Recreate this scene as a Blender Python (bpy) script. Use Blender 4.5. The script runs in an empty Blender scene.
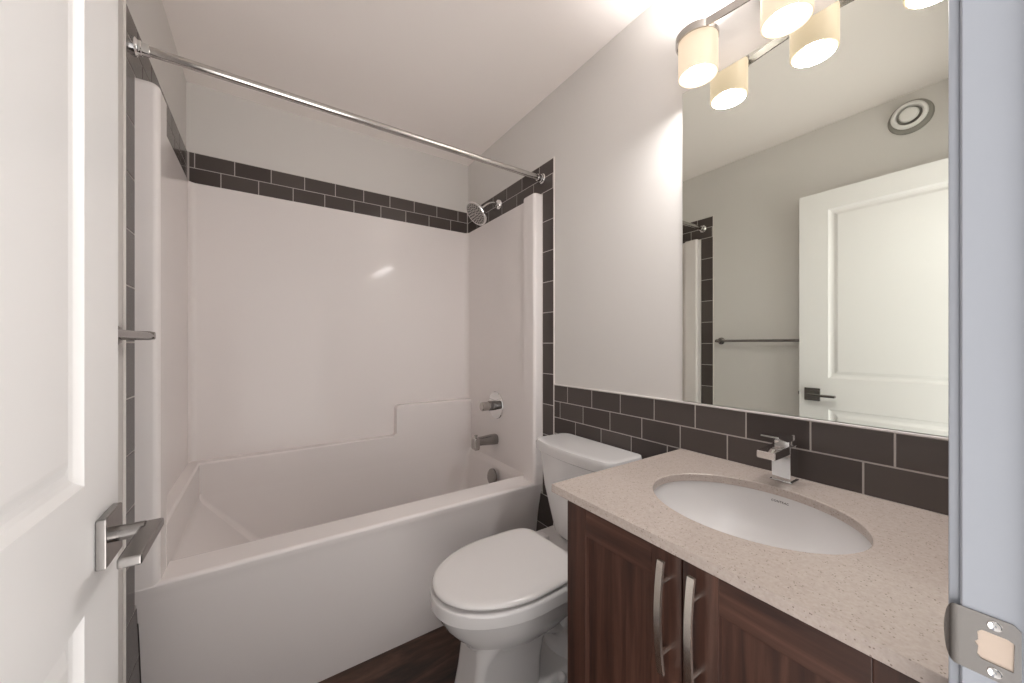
import bpy, bmesh, math, random
from mathutils import Vector, Matrix

# ------------------------------------------------------------------ camera, world, light, exposure
scene = bpy.context.scene
COL = scene.collection
W = 1.4457          # room width (wall to wall), back wall is y = 0, doorway towards -y
H = 2.44            # ceiling
YW = -2.187         # bathroom face of the front wall
PI = math.pi

cam_d = bpy.data.cameras.new('camera')
cam_d.sensor_width = 36.0
cam_d.lens = 367.53 / 1024 * 36
cam_d.shift_y = 2.64 / 1024
cam_d.clip_start = 0.02
cam = bpy.data.objects.new('camera', cam_d)
COL.objects.link(cam)
cam.location = (0.3064, -2.2394, 1.231)
cam.rotation_euler = (PI / 2, 0, -0.5892)
scene.camera = cam

world = bpy.data.worlds.new('world')
scene.world = world
world.use_nodes = True
# world through the doorway: bright lower half added to lift the ceiling, softer above
wn, wl = world.node_tree.nodes, world.node_tree.links
wg = wn.new('ShaderNodeTexCoord'); wsx = wn.new('ShaderNodeSeparateXYZ'); wr = wn.new('ShaderNodeMapRange')
wl.new(wg.outputs['Generated'], wsx.inputs[0]); wl.new(wsx.outputs['Z'], wr.inputs['Value'])
wr.inputs['From Min'].default_value = -0.35; wr.inputs['From Max'].default_value = 0.15
wr.inputs['To Min'].default_value = 3.3; wr.inputs['To Max'].default_value = 1.0
wn['Background'].inputs[0].default_value = (1.0, 0.955, 0.925, 1)
wl.new(wr.outputs['Result'], wn['Background'].inputs[1])

scene.view_settings.view_transform = 'Standard'
scene.view_settings.look = 'None'
scene.view_settings.gamma = 1.0
scene.view_settings.use_curve_mapping = False
scene.view_settings.exposure = 0.36
scene.cycles.use_denoising = True
scene.cycles.max_bounces = 12
scene.cycles.diffuse_bounces = 8
scene.cycles.glossy_bounces = 8
scene.cycles.sample_clamp_indirect = 6.0
scene.cycles.caustics_reflective = False
scene.cycles.caustics_refractive = False

BULB = 17.0          # emission of the bulbs
SHADE = 0.55         # glow of the frosted shades
LAMP_C = (1.0, 0.975, 0.965)
LAMP_UP = 7.0       # the part thrown up to the ceiling
LAMP_W = 2.0        # each bulb's lamp

# ------------------------------------------------------------------ materials
def mat(name, color, rough=0.5, metal=0.0, coat=0.0, spec=0.5):
    m = bpy.data.materials.new(name)
    m.use_nodes = True
    b = m.node_tree.nodes['Principled BSDF']
    b.inputs['Base Color'].default_value = (*color, 1)
    b.inputs['Roughness'].default_value = rough
    b.inputs['Metallic'].default_value = metal
    b.inputs['Coat Weight'].default_value = coat
    b.inputs['Coat Roughness'].default_value = 0.05
    b.inputs['Specular IOR Level'].default_value = spec
    return m

def nodes(m):
    return m.node_tree.nodes, m.node_tree.links, m.node_tree.nodes['Principled BSDF']

def add_bump(m, scale, strength, dist=0.002, detail=3):
    n, l, b = nodes(m)
    tc = n.new('ShaderNodeTexCoord')
    t = n.new('ShaderNodeTexNoise')
    t.inputs['Scale'].default_value = scale
    t.inputs['Detail'].default_value = detail
    bp_ = n.new('ShaderNodeBump')
    bp_.inputs['Strength'].default_value = strength
    bp_.inputs['Distance'].default_value = dist
    l.new(tc.outputs['Object'], t.inputs['Vector'])
    l.new(t.outputs['Fac'], bp_.inputs['Height'])
    l.new(bp_.outputs['Normal'], b.inputs['Normal'])
    return m

def ramp(n, stops):
    r = n.new('ShaderNodeValToRGB')
    e = r.color_ramp.elements
    while len(e) < len(stops):
        e.new(0.5)
    for i, (p, c) in enumerate(stops):
        e[i].position = p
        e[i].color = (*c, 1)
    return r

M = {}
M['wall'] = add_bump(mat('wall_paint', (0.685, 0.665, 0.64), 0.6), 320, 0.10, 0.0006)
M['ceiling'] = add_bump(mat('ceiling_paint', (0.92, 0.87, 0.835), 0.8), 260, 0.12, 0.0006)
M['trimdimmed'] = mat('dimmed_white_trim_paint', (0.35, 0.375, 0.42), 0.35)  # white paint; the jamb's dimmer, bluish daylight is put into this colour
M['door'] = mat('door_paint', (0.85, 0.845, 0.835), 0.33)
M['acrylic'] = add_bump(mat('white_acrylic', (0.79, 0.75, 0.735), 0.10, 0, 0.0, 0.15), 5, 0.05, 0.01, 1)
M['porcelain'] = mat('porcelain', (0.68, 0.665, 0.66), 0.06, 0, 0.5)
M['seat'] = mat('toilet_plastic', (0.69, 0.67, 0.66), 0.14)
M['chrome'] = mat('chrome', (0.82, 0.82, 0.82), 0.06, 1.0)
M['rod'] = mat('dull_chrome', (0.56, 0.54, 0.52), 0.16, 1.0)
M['nickel'] = add_bump(mat('brushed_nickel', (0.50, 0.475, 0.45), 0.27, 1.0), 300, 0.03, 0.0004)
M['satin'] = mat('satin_nickel', (0.31, 0.295, 0.285), 0.24, 1.0)
M['steel'] = mat('strike_steel', (0.36, 0.345, 0.33), 0.22, 1.0)
M['pull'] = mat('polished_nickel', (0.90, 0.84, 0.77), 0.22, 1.0)
M['darkmetal'] = mat('dark_grey_metal', (0.20, 0.19, 0.185), 0.22, 1.0)
M['mirror'] = mat('mirror_glass', (0.86, 0.89, 0.825), 0.0, 1.0)
M['rubber'] = mat('dark_gap', (0.015, 0.015, 0.015), 0.7)
M['vent'] = mat('vent_plastic', (0.80, 0.79, 0.77), 0.4)
M['ventbase'] = mat('vent_base_plastic', (0.30, 0.29, 0.26), 0.5)
M['ink'] = mat('black_ink', (0.03, 0.03, 0.03), 0.4)
M['hole'] = mat('dark_mortise', (0.02, 0.018, 0.015), 0.8)
M['woodraw'] = mat('pale_raw_wood', (0.58, 0.48, 0.40), 0.7)
M['grout'] = mat('grout', (0.47, 0.435, 0.41), 0.85)
M['caulk'] = mat('white_edge_trim', (0.74, 0.71, 0.68), 0.4)

# glazed tile, slightly different tone per tile
m = mat('charcoal_glazed_tile', (0.06, 0.053, 0.052), 0.18, 0, 0.0, 0.18)
n, l, b = nodes(m)
g = n.new('ShaderNodeNewGeometry')
r = ramp(n, [(0.0, (0.072, 0.060, 0.056)), (1.0, (0.100, 0.085, 0.079))])
l.new(g.outputs['Random Per Island'], r.inputs['Fac'])
l.new(r.outputs['Color'], b.inputs['Base Color'])
tc = n.new('ShaderNodeTexCoord'); t = n.new('ShaderNodeTexNoise')
t.inputs['Scale'].default_value = 14; t.inputs['Detail'].default_value = 1
bu = n.new('ShaderNodeBump'); bu.inputs['Strength'].default_value = 0.04; bu.inputs['Distance'].default_value = 0.004
l.new(tc.outputs['Object'], t.inputs['Vector']); l.new(t.outputs['Fac'], bu.inputs['Height']); l.new(bu.outputs['Normal'], b.inputs['Normal'])
M['tile'] = m

# speckled quartz
m = mat('beige_quartz', (0.55, 0.47, 0.42), 0.22)
n, l, b = nodes(m)
tc = n.new('ShaderNodeTexCoord')
n1 = n.new('ShaderNodeTexNoise'); n1.inputs['Scale'].default_value = 200; n1.inputs['Detail'].default_value = 4
n2 = n.new('ShaderNodeTexVoronoi'); n2.inputs['Scale'].default_value = 230
n3 = n.new('ShaderNodeTexNoise'); n3.inputs['Scale'].default_value = 90; n3.inputs['Detail'].default_value = 2
r1 = ramp(n, [(0.30, (0.395, 0.335, 0.30)), (0.5, (0.43, 0.368, 0.33)), (0.72, (0.465, 0.402, 0.362))])
r2 = ramp(n, [(0.18, (1, 1, 1)), (0.30, (0, 0, 0))])
r3 = ramp(n, [(0.50, (0, 0, 0)), (0.57, (1, 1, 1))])
mul = n.new('ShaderNodeMath'); mul.operation = 'MULTIPLY'
mx = n.new('ShaderNodeMixRGB'); mx.inputs[2].default_value = (0.22, 0.175, 0.15, 1)
for t in (n1, n2, n3):
    l.new(tc.outputs['Object'], t.inputs['Vector'])
l.new(n1.outputs['Fac'], r1.inputs['Fac'])
l.new(n2.outputs['Distance'], r2.inputs['Fac'])
l.new(n3.outputs['Fac'], r3.inputs['Fac'])
l.new(r2.outputs['Color'], mul.inputs[0]); l.new(r3.outputs['Color'], mul.inputs[1])
l.new(mul.outputs[0], mx.inputs[0]); l.new(r1.outputs['Color'], mx.inputs[1])
l.new(mx.outputs[0], b.inputs['Base Color'])
M['quartz'] = m

def wood(name, stops, scale, rough, bump=0.06):
    m = mat(name, (0.05, 0.03, 0.02), rough)
    n, l, b = nodes(m)
    tc = n.new('ShaderNodeTexCoord')
    mp = n.new('ShaderNodeMapping'); mp.inputs['Scale'].default_value = scale
    t = n.new('ShaderNodeTexNoise'); t.inputs['Scale'].default_value = 1.0
    t.inputs['Detail'].default_value = 6; t.inputs['Roughness'].default_value = 0.6; t.inputs['Distortion'].default_value = 0.5
    r = ramp(n, stops)
    bu = n.new('ShaderNodeBump'); bu.inputs['Strength'].default_value = bump; bu.inputs['Distance'].default_value = 0.001
    l.new(tc.outputs['Object'], mp.inputs['Vector']); l.new(mp.outputs[0], t.inputs['Vector'])
    l.new(t.outputs['Fac'], r.inputs['Fac']); l.new(r.outputs['Color'], b.inputs['Base Color'])
    l.new(t.outputs['Fac'], bu.inputs['Height']); l.new(bu.outputs['Normal'], b.inputs['Normal'])
    return m
WS = [(0.32, (0.026, 0.011, 0.008)), (0.52, (0.056, 0.023, 0.015)), (0.72, (0.10, 0.046, 0.031))]
M['wood_v'] = wood('walnut_upright_grain', WS, (48, 48, 2.6), 0.42)
M['wood_h'] = wood('walnut_level_grain', WS, (48, 2.6, 48), 0.42)
M['wood_dark'] = wood('walnut_carcass', [(0.3, (0.02, 0.010, 0.008)), (0.7, (0.05, 0.027, 0.022))], (40, 40, 4), 0.4)

# dark floor planks
m = wood('dark_plank_floor', [(0.33, (0.014, 0.008, 0.006)), (0.5, (0.055, 0.027, 0.018)), (0.68, (0.13, 0.068, 0.045))], (3.5, 16, 10), 0.3)
M['floor'] = m

# lamp materials
def emis(name, color, strength):
    m = bpy.data.materials.new(name)
    m.use_nodes = True
    n = m.node_tree.nodes; n.clear()
    e = n.new('ShaderNodeEmission'); o = n.new('ShaderNodeOutputMaterial')
    e.inputs[0].default_value = (*color, 1); e.inputs[1].default_value = strength
    m.node_tree.links.new(e.outputs[0], o.inputs[0])
    return m
M['bulb'] = emis('lit_bulb', (1.0, 0.93, 0.82), BULB)
m = mat('frosted_lit_glass', (0.42, 0.37, 0.31), 0.25)
b = m.node_tree.nodes['Principled BSDF']
b.inputs['Emission Color'].default_value = (1.0, 0.77, 0.54, 1)
b.inputs['Emission Strength'].default_value = SHADE
b.inputs['Transmission Weight'].default_value = 0.0
M['shade'] = m

# ------------------------------------------------------------------ mesh helpers
def wloc(o):
    v = Vector((0, 0, 0))
    while o is not None:
        v = v + o.location
        o = o.parent
    return v

def obj(name, bm, mats, parent=None, angle=35, recalc=True, wn=True):
    """link a bmesh given in world coordinates as ONE mesh object (child of parent)"""
    if recalc:
        bmesh.ops.recalc_face_normals(bm, faces=bm.faces[:])
    if parent is not None:
        bmesh.ops.translate(bm, verts=bm.verts[:], vec=-wloc(parent))
    for f in bm.faces:
        f.smooth = True
    lim = math.radians(angle)
    for e in bm.edges:
        if len(e.link_faces) != 2 or e.calc_face_angle(PI) > lim:
            e.smooth = False
    me = bpy.data.meshes.new(name)
    bm.to_mesh(me)
    bm.free()
    for mm in (mats if isinstance(mats, (list, tuple)) else [mats]):
        me.materials.append(M[mm])
    o = bpy.data.objects.new(name, me)
    COL.objects.link(o)
    if parent is not None:
        o.parent = parent
    if wn:
        w = o.modifiers.new('flat_faces', 'WEIGHTED_NORMAL')
        w.keep_sharp = True
        w.weight = 80
    return o

def tag(o, label, cat=None, group=None, kind=None):
    if label: o['label'] = label
    if cat: o['category'] = cat
    if group: o['group'] = group
    if kind: o['kind'] = kind
    return o

def thing(name, label, cat, loc, group=None):
    o = bpy.data.objects.new(name, None)
    o.empty_display_size = 0.05
    COL.objects.link(o)
    o.location = loc
    return tag(o, label, cat, group)

def struct(name, bm, m, label=None, parent=None, **k):
    o = obj(name, bm, m, parent, **k)
    if parent is None:
        o['kind'] = 'structure'
    if label: o['label'] = label
    return o

def merge(bm, other):
    me = bpy.data.meshes.new('tmp')
    other.to_mesh(me)
    other.free()
    bm.from_mesh(me)
    bpy.data.meshes.remove(me)
    return bm

def box(x0, x1, y0, y1, z0, z1, bev=0.0, seg=2, bm=None, mi=0, edges=None):
    t = bmesh.new()
    vs = [t.verts.new((x, y, z)) for x in (x0, x1) for y in (y0, y1) for z in (z0, z1)]
    for q in ((0, 1, 3, 2), (4, 6, 7, 5), (0, 4, 5, 1), (2, 3, 7, 6), (0, 2, 6, 4), (1, 5, 7, 3)):
        t.faces.new([vs[i] for i in q])
    bmesh.ops.recalc_face_normals(t, faces=t.faces[:])
    if bev > 0:
        es = t.edges[:] if edges is None else [e for e in t.edges if edges(e)]
        bmesh.ops.bevel(t, geom=es, offset=bev, segments=seg, affect='EDGES', profile=0.5)
    for f in t.faces: f.material_index = mi
    if bm is None:
        return t
    return merge(bm, t)

def basis(d):
    d = Vector(d).normalized()
    a = Vector((0, 0, 1)) if abs(d.z) < 0.9 else Vector((1, 0, 0))
    u = d.cross(a).normalized()
    return u, d.cross(u).normalized(), d

def lathe(prof, origin, axis, n=40, bm=None, mi=0, cap=True):
    """prof: (radius, height along axis) pairs"""
    t = bmesh.new() if bm is None else bm
    u, v, d = basis(axis)
    o = Vector(origin)
    rings = []
    for r, h in prof:
        if r < 1e-6:
            rings.append([t.verts.new(o + d * h)])
        else:
            rings.append([t.verts.new(o + d * h + (u * math.cos(2 * PI * i / n) + v * math.sin(2 * PI * i / n)) * r) for i in range(n)])
    for a, c in zip(rings, rings[1:]):
        for i in range(n):
            j = (i + 1) % n
            if len(a) == 1 and len(c) > 1: f = t.faces.new((a[0], c[i], c[j]))
            elif len(c) == 1 and len(a) > 1: f = t.faces.new((a[i], a[j], c[0]))
            elif len(a) > 1: f = t.faces.new((a[i], a[j], c[j], c[i]))
            f.material_index = mi
    if cap:
        for rg in (rings[0], rings[-1]):
            if len(rg) > 1:
                f = t.faces.new(rg); f.material_index = mi
    return t

def tube(path, rad, n=16, bm=None, mi=0):
    t = bmesh.new() if bm is None else bm
    P = [Vector(p) for p in path]
    R = rad if isinstance(rad, (list, tuple)) else [rad] * len(P)
    prev = None
    rings = []
    for i, p in enumerate(P):
        d = (P[min(i + 1, len(P) - 1)] - P[max(i - 1, 0)]).normalized()
        if prev is None:
            u, v, _ = basis(d)
        else:
            u = (prev - d * prev.dot(d)).normalized(); v = d.cross(u)
        prev = u
        rings.append([t.verts.new(p + (u * math.cos(2 * PI * k / n) + v * math.sin(2 * PI * k / n)) * R[i]) for k in range(n)])
    for a, c in zip(rings, rings[1:]):
        for k in range(n):
            j = (k + 1) % n
            t.faces.new((a[k], a[j], c[j], c[k])).material_index = mi
    t.faces.new(rings[0]).material_index = mi
    t.faces.new(rings[-1]).material_index = mi
    return t

def loft(rings, cap0=True, cap1=True, bm=None, closed=True, mi=0):
    t = bmesh.new() if bm is None else bm
    R = [[t.verts.new(p) for p in r] for r in rings]
    if len(rings) > 2 and rings[0] is rings[-1]:
        bmesh.ops.delete(t, geom=R[-1], context='VERTS'); R[-1] = R[0]
    n = len(R[0])
    for a, c in zip(R, R[1:]):
        for k in range(n if closed else n - 1):
            j = (k + 1) % n
            t.faces.new((a[k], a[j], c[j], c[k])).material_index = mi
    if cap0: t.faces.new(R[0]).material_index = mi
    if cap1: t.faces.new(R[-1]).material_index = mi
    return t

def prism_x(prof, x0, x1, bm=None, mi=0):
    return loft([[(x0, y, z) for y, z in prof], [(x1, y, z) for y, z in prof]], bm=bm, mi=mi)

def rrect(x0, x1, y0, y1, r, z, n=6):
    """rounded rectangle, counter-clockwise from above, 4*(n+1) points"""
    out = []
    for cx, cy, a in ((x1 - r, y1 - r, 0), (x0 + r, y1 - r, 90), (x0 + r, y0 + r, 180), (x1 - r, y0 + r, 270)):
        for i in range(n + 1):
            t = math.radians(a + 90 * i / n)
            out.append((cx + r * math.cos(t), cy + r * math.sin(t), z))
    return out

def copy_tree(o, parent=None):
    c = o.copy()
    COL.objects.link(c)
    c.parent = parent
    for ch in [k for k in bpy.data.objects if k.parent == o]:
        copy_tree(ch, c)
    return c

# ------------------------------------------------------------------ room shell
XJ0, XJ1 = 0.072, 0.840         # faces of the door jambs
struct('floor', box(-0.12, W + 0.12, YW - 0.115, 0.12, -0.08, 0.0), 'floor', 'dark brown wood plank floor')
struct('ceiling', box(-0.12, W + 0.12, YW - 0.12, 0.12, H, H + 0.08), 'ceiling', 'pale beige painted ceiling')
struct('wall_left', box(-0.12, 0.0, YW - 0.115, 0.12, 0, H), 'wall', 'pale grey painted wall opposite the mirror')
struct('wall_right', box(W, W + 0.12, YW - 0.115, 0.12, 0, H), 'wall', 'pale grey painted wall behind the mirror')
struct('wall_back', box(0, W, 0.0, 0.12, 0, H), 'wall', 'pale grey painted wall behind the tub')
t = box(0.0, XJ0 - 0.019, YW - 0.115, YW, 0, H)
box(XJ1 + 0.019, W, YW - 0.115, YW, 0, H, bm=t)
box(XJ0 - 0.019, XJ1 + 0.019, YW - 0.115, YW, 2.068, H, bm=t)
struct('wall_front', t, 'wall', 'pale grey painted wall with the doorway')

# door jambs with stops and the casing on the bathroom side
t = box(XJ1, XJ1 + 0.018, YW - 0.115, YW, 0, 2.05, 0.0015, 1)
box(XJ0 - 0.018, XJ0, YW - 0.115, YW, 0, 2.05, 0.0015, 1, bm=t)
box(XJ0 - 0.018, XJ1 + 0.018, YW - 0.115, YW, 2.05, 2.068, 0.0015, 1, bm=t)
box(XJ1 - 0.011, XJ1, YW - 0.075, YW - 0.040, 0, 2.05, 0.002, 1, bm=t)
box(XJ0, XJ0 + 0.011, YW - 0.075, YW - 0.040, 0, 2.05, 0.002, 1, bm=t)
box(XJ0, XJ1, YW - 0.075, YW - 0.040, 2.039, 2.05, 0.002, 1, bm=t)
struct('trim_1', t, 'trimdimmed', 'white painted door jamb with the strike plate')
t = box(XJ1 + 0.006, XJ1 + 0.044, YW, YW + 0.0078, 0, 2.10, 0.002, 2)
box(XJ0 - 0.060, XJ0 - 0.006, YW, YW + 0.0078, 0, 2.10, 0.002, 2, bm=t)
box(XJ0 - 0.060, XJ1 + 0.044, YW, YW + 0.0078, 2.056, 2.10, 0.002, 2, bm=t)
struct('trim_2', t, 'trimdimmed', 'white painted door casing on the bathroom side')

# ------------------------------------------------------------------ tiles (glazed tiles over a grout bed, one mesh per wall)
TH = 0.004
def tile_mesh(place, rects, beds, joint=0.0038):
    """place(u, v, d): point on the wall at (u, v), d in front of it; rects (u0,u1,v0,v1); beds likewise"""
    t = bmesh.new()
    def slab(u0, u1, v0, v1, d0, d1, bev, mi):
        s = bmesh.new()
        vs = [s.verts.new((u, v, d)) for u in (u0, u1) for v in (v0, v1) for d in (d0, d1)]
        for q in ((0, 1, 3, 2), (4, 6, 7, 5), (0, 4, 5, 1), (2, 3, 7, 6), (0, 2, 6, 4), (1, 5, 7, 3)):
            s.faces.new([vs[i] for i in q])
        if bev:
            es = [e for e in s.edges if all(abs(v.co.z - d1) < 1e-6 for v in e.verts)]
            bmesh.ops.bevel(s, geom=es, offset=bev, segments=2, affect='EDGES', profile=0.5)
        for v in s.verts:
            v.co = Vector(place(v.co.x, v.co.y, v.co.z))
        for f in s.faces: f.material_index = mi
        merge(t, s)
    for b_ in beds:
        slab(*b_, 0.0, TH - 0.0011, 0, 1)
    h = joint / 2
    for (u0, u1, v0, v1) in rects:
        if u1 - u0 > 0.006 and v1 - v0 > 0.006:
            slab(u0 + h, u1 - h, v0 + h, v1 - h, 0.0005, TH, 0.0009, 0)
    return t

def course(u0, u1, v0, v1, first, pitch):
    """tiles of one row between u0 < u1, joints at first + k * pitch"""
    k = math.floor((u0 - first) / pitch)
    js = []
    while first + k * pitch < u1 + pitch:
        js.append(first + k * pitch); k += 1
    out = []
    for a, c in zip(js, js[1:]):
        a, c = max(a, u0), min(c, u1)
        if c - a > 0.004: out.append((a, c, v0, v1))
    return out

ZB, ZT = 1.977, 2.119
ZM = (ZB + ZT) / 2
TP = 0.1487
YT = -0.896
YF = -0.810          # front plane of the tub unit
# wall behind the tub: two courses
rects = course(0.009, W - 0.009, ZM, ZT, 0.0296, TP) + course(0.009, W - 0.009, ZB, ZM, 0.1257, TP)
struct('trim_3', tile_mesh(lambda u, v, d: (u, -d, v), rects, [(0.0, W, ZB, ZT)]), ['tile', 'grout'],
       'two courses of charcoal subway tile above the tub back panel')

def column_rects(sgn):
    out = []
    z = ZB - 0.145
    top = ZB
    while True:
        lo = max(z, 0.0)
        out.append((YT, YF - 0.003 if top > 0.56 else -0.742, lo, top))
        top = lo
        z -= 0.149
        if top <= 0.0: break
    return out
# plumbing wall band + column
rects = course(YT, -0.001, ZM, ZT, -0.4836 + 0.149, 0.1505) + course(YT, -0.001, ZB, ZM, -0.4346 - 0.0, 0.1520) + column_rects(1)
struct('trim_4', tile_mesh(lambda u, v, d: (W - d, u, v), rects, [(YT, 0, ZB, ZT), (YT, YF - 0.002, 0.5, ZB), (YT, -0.742, 0, 0.5)]), ['tile', 'grout'],
       'charcoal tile band and column on the wall with the shower head')
rects = course(YT, -0.001, ZM, ZT, -0.4836 + 0.149, 0.1505) + course(YT, -0.001, ZB, ZM, -0.4346, 0.1520) + column_rects(1)
struct('trim_5', tile_mesh(lambda u, v, d: (d, u, v), rects, [(YT, 0, ZB, ZT), (YT, YF - 0.002, 0.5, ZB), (YT, -0.742, 0, 0.5)]), ['tile', 'grout'],
       'charcoal tile band and column on the wall by the door')
# backsplash: four courses behind toilet and counter
ZS, SP = 1.0385, 0.0762
YS = YT - 0.004
rects = []
for i in range(4):
    f = (-0.9933, -0.9422, -1.0446, -0.9933)[i]
    rects += course(YW, YS, ZS - SP * (i + 1), ZS - SP * i, f, 0.1492)
struct('trim_6', tile_mesh(lambda u, v, d: (W - d, u, v), rects, [(YW, YS, ZS - 4 * SP, ZS)]), ['tile', 'grout'],
       'charcoal subway tile backsplash under the mirror')
# light metal edge strips of the tiling
t = box(W - 0.0055, W, YT - 0.004, YT, 0, ZT + 0.004, 0.001, 1)
struct('trim_7', t, 'caulk', 'white edge strip beside the tile column at the shower head wall')
t = box(0, 0.0055, YT - 0.004, YT, 0, ZT + 0.004, 0.001, 1)
struct('trim_8', t, 'caulk', 'white edge strip beside the tile column by the door')
t = box(W - 0.0058, W, YW, YS, ZS, ZS + 0.005, 0.001, 1)
struct('trim_9', t, 'caulk', 'white edge strip along the top of the backsplash')
# baseboard between tile column and vanity, and along the wall by the door
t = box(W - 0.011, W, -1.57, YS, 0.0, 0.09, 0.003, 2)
struct('baseboard_right', t, 'trimdimmed', 'white baseboard behind the toilet')
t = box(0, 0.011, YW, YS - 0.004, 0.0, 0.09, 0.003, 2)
struct('baseboard_left', t, 'trimdimmed', 'white baseboard behind the open door')

# ------------------------------------------------------------------ one-piece tub and surround
tub = thing('bathtub', 'white one-piece bathtub with moulded shower surround panels', 'bathtub', (W / 2, -0.4, 0))
ZR = 0.552
# apron and front rim: profile in (y, z)
prof = [(-0.737, 0.001), (-0.754, 0.22), (-0.776, 0.38), (-0.797, 0.49), (YF + 0.003, ZR - 0.032)]
for i in range(7):
    a = PI - i / 6 * PI / 2
    prof.append((YF + 0.012 + 0.012 * math.cos(a), ZR - 0.012 + 0.012 * math.sin(a)))
for i in range(7):
    a = PI / 2 - i / 6 * PI / 2
    prof.append((-0.692 + 0.018 * math.cos(a), ZR - 0.018 + 0.018 * math.sin(a)))
prof += [(-0.668, 0.45), (-0.668, 0.001)]
obj('apron', prism_x(prof, 0.0055, W - 0.0055), 'acrylic', tub, angle=40)
# basin
def brect(x0, x1, y0, y1, r, z): return rrect(x0, x1, y0, y1, r, z, 8)
XL, XR, YBk = 0.055, W - 0.014, -0.065
rings = [
    brect(XL, XR + 0.008, -0.690, YBk, 0.012, ZR - 0.001),
    brect(XL, XR + 0.003, -0.678, YBk, 0.012, ZR - 0.004),
    brect(XL, XR, -0.674, YBk, 0.012, ZR - 0.014),
    brect(XL + 0.002, XR - 0.010, -0.673, YBk - 0.0005, 0.014, 0.527),
    brect(XL + 0.012, XR - 0.016, -0.671, YBk - 0.002, 0.018, 0.510),
    brect(XL + 0.200, XR - 0.050, -0.650, YBk - 0.014, 0.034, 0.285),
    brect(XL + 0.300, XR - 0.078, -0.625, YBk - 0.030, 0.050, 0.165),
    brect(XL + 0.345, XR - 0.105, -0.590, YBk - 0.060, 0.060, 0.130),
    brect(XL + 0.400, XR - 0.150, -0.540, YBk - 0.110, 0.060, 0.120),
    brect(XL + 0.400, XR - 0.150, -0.540, YBk - 0.110, 0.060, 0.100),
    brect(XL + 0.250, XR - 0.060, -0.640, YBk - 0.020, 0.050, 0.150),
    brect(XL - 0.010, XR + 0.008, -0.690, YBk + 0.02, 0.012, 0.500),
]
obj('basin', loft(rings + [rings[0]], cap0=False, cap1=False), 'acrylic', tub, angle=50)
# ledges: along the back with the raised soap shelf, and along the foot end
ZL, ZSH, XS = 0.690, 0.868, 0.945
r = 0.014
pts = [(0.002, ZL)]
for i in range(6):      # fillet at foot of the step
    a = -PI / 2 + i / 5 * PI / 2
    pts.append((XS - 0.016 + 0.016 * math.cos(a), ZL + 0.016 + 0.016 * math.sin(a)))
for i in range(6):
    a = PI - i / 5 * PI / 2
    pts.append((XS + 0.020 + 0.020 * math.cos(a), ZSH - 0.020 + 0.020 * math.sin(a)))
pts += [(W - 0.002, ZSH), (W - 0.002, ZR - 0.001), (0.002, ZR - 0.001)]
t = loft([[(x, -0.002, z) for x, z in pts], [(x, YBk, z) for x, z in pts]])
es = [e for e in t.edges if all(abs(v.co.y - YBk) < 1e-6 for v in e.verts) and max(v.co.z for v in e.verts) > 0.6 and min(v.co.x for v in e.verts) < W - 0.01]
bmesh.ops.bevel(t, geom=es, offset=0.009, segments=4, affect='EDGES', profile=0.5)
obj('ledge', t, 'acrylic', tub)
t = box(0.001, XL, -0.73, YBk + 0.012, ZR - 0.001, ZL, 0.009, 4, edges=lambda e: all(abs(v.co.x - XL) < 1e-6 and abs(v.co.z - ZL) < 1e-6 for v in e.verts))
obj('ledge', t, 'acrylic', tub)
# wall panels with coved inner corners, as one open liner running round three sides
def liner(z):
    o = []
    T, R_ = 0.010, 0.030
    o += [(T, -0.735, z)]
    for i in range(7):
        a = PI - i / 6 * PI / 2
        o.append((T + R_ + R_ * math.cos(a), -T - R_ + R_ * math.sin(a), z))
    for i in range(7):
        a = PI / 2 - i / 6 * PI / 2
        o.append((W - T - R_ + R_ * math.cos(a), -T - R_ + R_ * math.sin(a), z))
    o += [(W - T, -0.735, z), (W - 0.001, -0.735, z), (W - 0.001, -0.001, z), (0.001, -0.001, z), (0.001, -0.735, z)]
    return o
t = loft([liner(0.50), liner(ZB - 0.008), liner(ZB - 0.001)])
obj('wall_panel', t, 'acrylic', tub, angle=40)
# front flanges, rounded inner edge, top edge sloping back
for s in (0, 1):
    def X(a): return a if s == 0 else W - a
    # cross-section in (x, y)
    wv = 0.0535
    sec = [(0.001, YF), (wv - 0.016, YF)]
    for i in range(1, 7):
        a = -PI / 2 + i / 6 * PI / 2
        sec.append((wv - 0.016 + 0.016 * math.cos(a), YF + 0.016 + 0.016 * math.sin(a)))
    sec += [(wv, -0.722), (wv - 0.008, -0.714), (0.001, -0.714)]
    top = 1.986
    rr = []
    for z, q in ((0.44, -5.7), (0.50, -2.9), (0.532, -0.6), (0.556, 0), (1.960, 0), (1.968, 0.3), (1.973, 1.0)):
        rr.append([(X(x - (0.006 * max(q, 0) if x > 0.02 else 0)), y + (0.004 * abs(q) if y < -0.76 else -0.002 * q), z) for x, y in sec])
    obj('flange', loft(rr), 'acrylic', tub, angle=40)
    low = [(0.001, YF), (wv - 0.004, YF), (wv, YF + 0.02), (wv, -0.69), (0.001, -0.69)]
# overflow cover on the plumbing end of the basin
xo = 1.374
t = lathe([(0.0, 0.017), (0.022, 0.016), (0.040, 0.013), (0.046, 0.008), (0.047, 0.0), (0.0, -0.012)], (xo + 0.012, -0.425, 0.47), (-1, 0, 0.13), 40)
tag(obj('overflow_cover', t, 'satin', tub), 'brushed nickel round overflow cover')

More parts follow.
